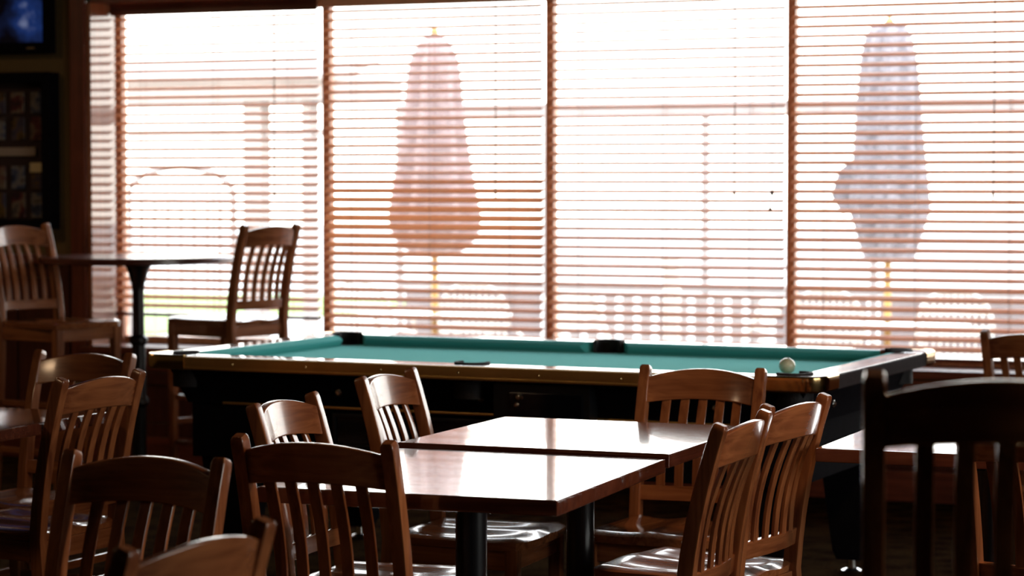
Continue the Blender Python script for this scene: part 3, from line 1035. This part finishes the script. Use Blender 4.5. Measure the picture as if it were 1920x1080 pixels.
def umbrella(label, x, y, prof, mat, flap=False):
    t = thing('patio_umbrella', label, 'umbrella', (x, y, GZ), 0, 'closed patio umbrellas')
    top = prof[0][1]
    ph = [rnd.uniform(0, 6) for _ in range(3)]

    def fold(a, j):
        return 0.13 * math.sin(8 * a + ph[0] + 0.15 * j) + 0.05 * math.sin(3 * a + ph[1] + 0.3 * j)
    bm = B()
    lathe(bm, [(r, z - GZ) for r, z in prof], 64, fold=fold, cap=True)
    c = obj('canopy', bm, mat, t)
    if flap:
        bm = B()
        vs = [(-0.17, -0.03, 1.62), (-0.30, -0.05, 1.52), (-0.35, -0.04, 1.36), (-0.28, -0.03, 1.24), (-0.15, -0.02, 1.30)]
        f = [bm.verts.new((a, b - 0.012, z - GZ)) for a, b, z in vs]
        g = [bm.verts.new((a, b + 0.012, z - GZ)) for a, b, z in vs]
        bm.faces.new(f); bm.faces.new(list(reversed(g)))
        for i in range(5):
            bm.faces.new((f[i], f[(i + 1) % 5], g[(i + 1) % 5], g[i]))
        obj('loose_flap', bm, mat, c)
    bm = B()
    r_mid = prof[len(prof) // 2][0]
    zb = prof[-1][1] - GZ
    lathe(bm, [(0.022, 0.05), (0.022, zb + 0.1)], 14); obj('pole', bm, M['pole_yellow'], t)
    bm = B(); lathe(bm, [(0.025, top - GZ - 0.01), (0.03, top - GZ + 0.02), (0.008, top - GZ + 0.05)], 12); obj('finial', bm, M['pole_yellow'], t)
    bm = B(); lathe(bm, [(0.26, 0), (0.26, 0.05), (0.05, 0.08), (0.035, 0.30)], 28); obj('base', bm, M['wire'], t)
    return t


umbrella('closed dark red umbrella seen through second window bay', -6.519, 14.62,
         [(0.03, 2.42), (0.10, 2.36), (0.15, 2.25), (0.17, 2.12), (0.185, 1.95), (0.21, 1.75), (0.235, 1.55), (0.262, 1.38), (0.29, 1.2), (0.26, 1.08), (0.19, 1.0), (0.10, 0.95)], M['umb_red'])
umbrella('closed grey speckled umbrella seen through fourth window bay', -3.508, 14.77,
         [(0.09, 2.42), (0.13, 2.34), (0.155, 2.2), (0.17, 2.05), (0.18, 1.9), (0.19, 1.75), (0.20, 1.6), (0.215, 1.42), (0.225, 1.27), (0.19, 1.15), (0.16, 1.04), (0.135, 0.955)], M['umb_grey'], True)


def patio_chair(label):
    t = thing('patio_chair', label, 'chair', group='round-backed wire patio chairs')
    # local: front +y
    r, zc, yb = 0.225, 0.75, -0.22
    ring = [(r * math.cos(a), yb - 0.03 * math.sin(a), zc + r * math.sin(a)) for a in [2 * PI * k / 28 for k in range(28)]]
    bm = B(); tube(bm, ring, 0.011, 6, closed=True); b = obj('back_frame', bm, M['wire'], t)
    bm = B()
    for k in range(-5, 6):
        q = k * r / 5.6
        h = math.sqrt(r * r - q * q)
        tube(bm, [(q, yb - 0.01, zc - h), (q, yb - 0.035, zc), (q, yb - 0.01, zc + h)], 0.006, 4)
        tube(bm, [(-h, yb, zc + q), (0, yb - 0.03, zc + q), (h, yb, zc + q)], 0.006, 4)
    obj('back_mesh', bm, M['wire'], b)
    ring = [(0.23 * math.cos(a), 0.22 * math.sin(a), 0.44) for a in [2 * PI * k / 24 for k in range(24)]]
    bm = B(); tube(bm, ring, 0.010, 6, closed=True)
    s = obj('seat_frame', bm, M['wire'], t)
    bm = B()
    for k in range(-5, 6):
        q = k * 0.22 / 5.6
        h = math.sqrt(0.22 ** 2 - q * q)
        tube(bm, [(q, -h, 0.44), (q, h, 0.44)], 0.0035, 4)
        tube(bm, [(-h, q, 0.44), (h, q, 0.44)], 0.0035, 4)
    obj('seat_mesh', bm, M['wire'], s)
    for sx in (-1, 1):
        bm = B(); tube(bm, [(sx * 0.24, 0.24, 0), (sx * 0.22, 0.17, 0.44), (sx * 0.24, 0.15, 0.62), (sx * 0.24, -0.05, 0.66), (sx * 0.22, yb, 0.68)], 0.010, 6); obj('arm', bm, M['wire'], t)
        bm = B(); tube(bm, [(sx * 0.22, -0.27, 0), (sx * 0.19, -0.18, 0.44), (sx * 0.17, yb, 0.60)], 0.010, 6); obj('rear_leg', bm, M['wire'], t)
    return t


pc = None
for lab, x, y, a in (
        ('round-backed wire patio chair left of the dark red umbrella pole', -6.62, 13.9, 0),
        ('round-backed wire patio chair right of the dark red umbrella pole', -5.95, 14.05, 12),
        ('round-backed wire patio chair left of the grey umbrella pole', -3.66, 14.05, 4),
        ('round-backed wire patio chair right of the grey umbrella pole', -2.98, 14.2, 14)):
    if pc is None:
        pc = patio_chair(lab); pc.location = (x, y, GZ); pc.rotation_euler = (0, 0, R(a))
    else:
        copy_thing(pc, (x, y, GZ), R(a), lab)
for lab, x, y in (('round wire patio table around the dark red umbrella pole', -6.519, 14.62), ('round wire patio table around the grey umbrella pole', -3.508, 14.77)):
    t = thing('patio_table', lab, 'table', (x, y, GZ), 0, 'round patio tables')
    bm = B()
    tube(bm, [(0.5 * math.cos(2 * PI * k / 32), 0.5 * math.sin(2 * PI * k / 32), 0.72) for k in range(32)], 0.012, 6, closed=True)
    lathe(bm, [(0.03, 0.715), (0.5, 0.715), (0.5, 0.72), (0.03, 0.72)], 32, cap=False)
    obj('tabletop', bm, M['wire'], t)
    for k in range(4):
        a = PI / 4 + k * PI / 2
        bm = B(); tube(bm, [(0.42 * math.cos(a), 0.42 * math.sin(a), 0.0), (0.33 * math.cos(a), 0.33 * math.sin(a), 0.4), (0.42 * math.cos(a), 0.42 * math.sin(a), 0.715)], 0.013, 6)
        obj('leg', bm, M['wire'], t)

# white sign post with leaning folded chairs beyond the third bay
t = thing('patio_post', 'white patio post seen low in the third window bay', 'post', (-4.907, 14.74, GZ))
bm = B(); bx(bm, (0, 0, 0.53), (0.09, 0.09, 1.06), 0.006); obj('shaft', bm, M['white_metal'], t)
bm = B(); lathe(bm, [(0.13, 0), (0.13, 0.05), (0.06, 0.10)], 20); obj('foot', bm, M['white_metal'], t)
bm = B(); bx(bm, (0, 0, 1.085), (0.12, 0.12, 0.05), 0.01); obj('cap', bm, M['white_metal'], t)


def folding(label, x, y, rz, first=None):
    if first:
        return copy_thing(first, (x, y, GZ), rz, label)
    t = thing('folding_chair', label, 'chair', (x, y, GZ), rz, 'white folding patio chairs')
    for sx in (-1, 1):
        bm = B(); tube(bm, [(sx * 0.2, -0.22, 0.0), (sx * 0.2, 0.02, 0.45), (sx * 0.2, 0.22, 0.86)], 0.014, 6); obj('side_rail', bm, M['white_metal'], t)
        bm = B(); tube(bm, [(sx * 0.18, 0.25, 0.0), (sx * 0.18, -0.12, 0.45)], 0.014, 6); obj('leg', bm, M['white_metal'], t)
    for k in range(4):
        bm = B(); bx(bm, (0, 0.13 + 0.027 * k * 1.6, 0.68 + 0.048 * k * 1.15), (0.4, 0.012, 0.035), 0.003); obj('back_slat', bm, M['white_metal'], t)
    for k in range(6):
        bm = B(); bx(bm, (0, -0.16 + 0.058 * k, 0.455), (0.4, 0.045, 0.014), 0.003); obj('seat_slat', bm, M['white_metal'], t)
    return t


f1 = folding('white folding chair left of the white patio post', -5.30, 14.4, R(65))
folding('white folding chair right of the white patio post', -4.42, 14.6, R(-60), f1)

# patio enclosure: beam, posts, low railing
t = thing('patio_enclosure', 'dark patio screen frame with top beam, posts and low railing', 'railing', (-5.2, 16.3, GZ), R(0))
bm = B(); bx(bm, (1.5, 0, 2.11), (7.75, 0.05, 0.11), 0.004, 1); obj('top_beam', bm, M['rail_out'], t)
bm = B(); bx(bm, (1.5, 0, 1.0), (7.75, 0.06, 0.035), 0.004, 1); obj('hand_rail', bm, M['rail_out'], t)
bm = B(); bx(bm, (1.5, 0, 0.84), (7.75, 0.04, 0.05), 0.004, 1); obj('middle_rail', bm, M['rail_out'], t)
bm = B(); bx(bm, (1.5, 0, 0.08), (7.75, 0.05, 0.05), 0.004, 1); obj('bottom_rail', bm, M['rail_out'], t)
for x in (-2.35, -1.18, 0.02, 1.23, 2.45, 3.7, 5.3):
    bm = B(); bx(bm, (x, 0.0, 1.05), (0.045, 0.045, 2.06), 0.004, 1); obj('post', bm, M['rail_out'], t)
bp = None
for i in range(12):
    x = -1.095 + 0.135 * i
    if bp is None:
        bm = B(); bx(bm, (0, 0.0, 0.455), (0.085, 0.02, 0.70), 0.002, 1); bp = obj('baluster', bm, M['rail_out'], t, loc=(x, 0, 0)); continue
    c = bp.copy(); C.objects.link(c); c.location = (x, 0, 0)

for xa, xb in ((-2.33, -1.2), (0.51, 1.21), (1.25, 2.43), (2.47, 3.68), (3.72, 5.28)):
    bm = B(); bx(bm, ((xa + xb) / 2, 0, 0.46), (xb - xa - 0.05, 0.018, 0.70), 0.002, 1); obj('infill_panel', bm, M['infill'], t)
# porch of the neighbouring building behind the first bay
t = thing('porch', 'neighbouring porch with deep fascia and pillar, behind the first bay', 'building', (-9.02, 17.0, GZ))
bm = B()
prism(bm, [(-1.75, -0.3), (0.75, -0.3), (0.75, 0.9), (-1.75, 0.9)], 2.23, 2.42)
obj('fascia', bm, M['facade'], t, smooth=False)
bm = B(); vs = [(-1.75, -0.35, 2.42), (0.80, -0.35, 2.42), (0.55, 0.9, 2.60), (-1.75, 0.9, 2.60), (-1.75, -0.35, 2.38), (0.80, -0.35, 2.38), (0.55, 0.9, 2.56), (-1.75, 0.9, 2.56)]
v = [bm.verts.new(q) for q in vs]
for f in ((0, 1, 2, 3), (7, 6, 5, 4), (0, 4, 5, 1), (1, 5, 6, 2), (2, 6, 7, 3), (3, 7, 4, 0)):
    bm.faces.new([v[i] for i in f])
obj('roof', bm, M['facade'], t, smooth=False)
for x in (-0.02, 0.45, -1.55):
    bm = B(); bx(bm, (x, -0.15, 1.115), (0.16 if x < 0.2 else 0.07, 0.16, 2.23), 0.005, 1)
    obj('pillar', bm, M['facade'], t)
bm = B(); bx(bm, (-0.4, -0.15, 1.98), (1.9, 0.06, 0.06), 0.004, 1); obj('tie_beam', bm, M['facade'], t)

# arched iron gate seen through the first bay
t = thing('garden_gate', 'arched metal garden gate with thin bars, seen through leftmost bay', 'gate', (-8.60, 14.9, GZ), R(22))
bm = B()
gw, gs, gh = 0.37, 1.50, 1.70
arcp = [(gw * math.cos(a), 0, gs + (gh - gs) * math.sin(a)) for a in [PI * k / 20 for k in range(21)]]
tube(bm, [(gw, 0, 0.05)] + arcp + [(-gw, 0, 0.05)], 0.024, 6)
obj('arched_frame', bm, M['rail_out'], t)
for zz, nm in ((1.47, 'cross_bar'), (0.12, 'cross_bar')):
    bm = B(); tube(bm, [(-gw, 0, zz), (gw, 0, zz)], 0.018, 6); obj(nm, bm, M['rail_out'], t)
for k in range(7):
    bm = B(); tube(bm, [(-gw + gw * 2 * (k + 1) / 8, 0, 0.12), (-gw + gw * 2 * (k + 1) / 8, 0, 1.47)], 0.007, 5); obj('bar', bm, M['rail_out'], t)
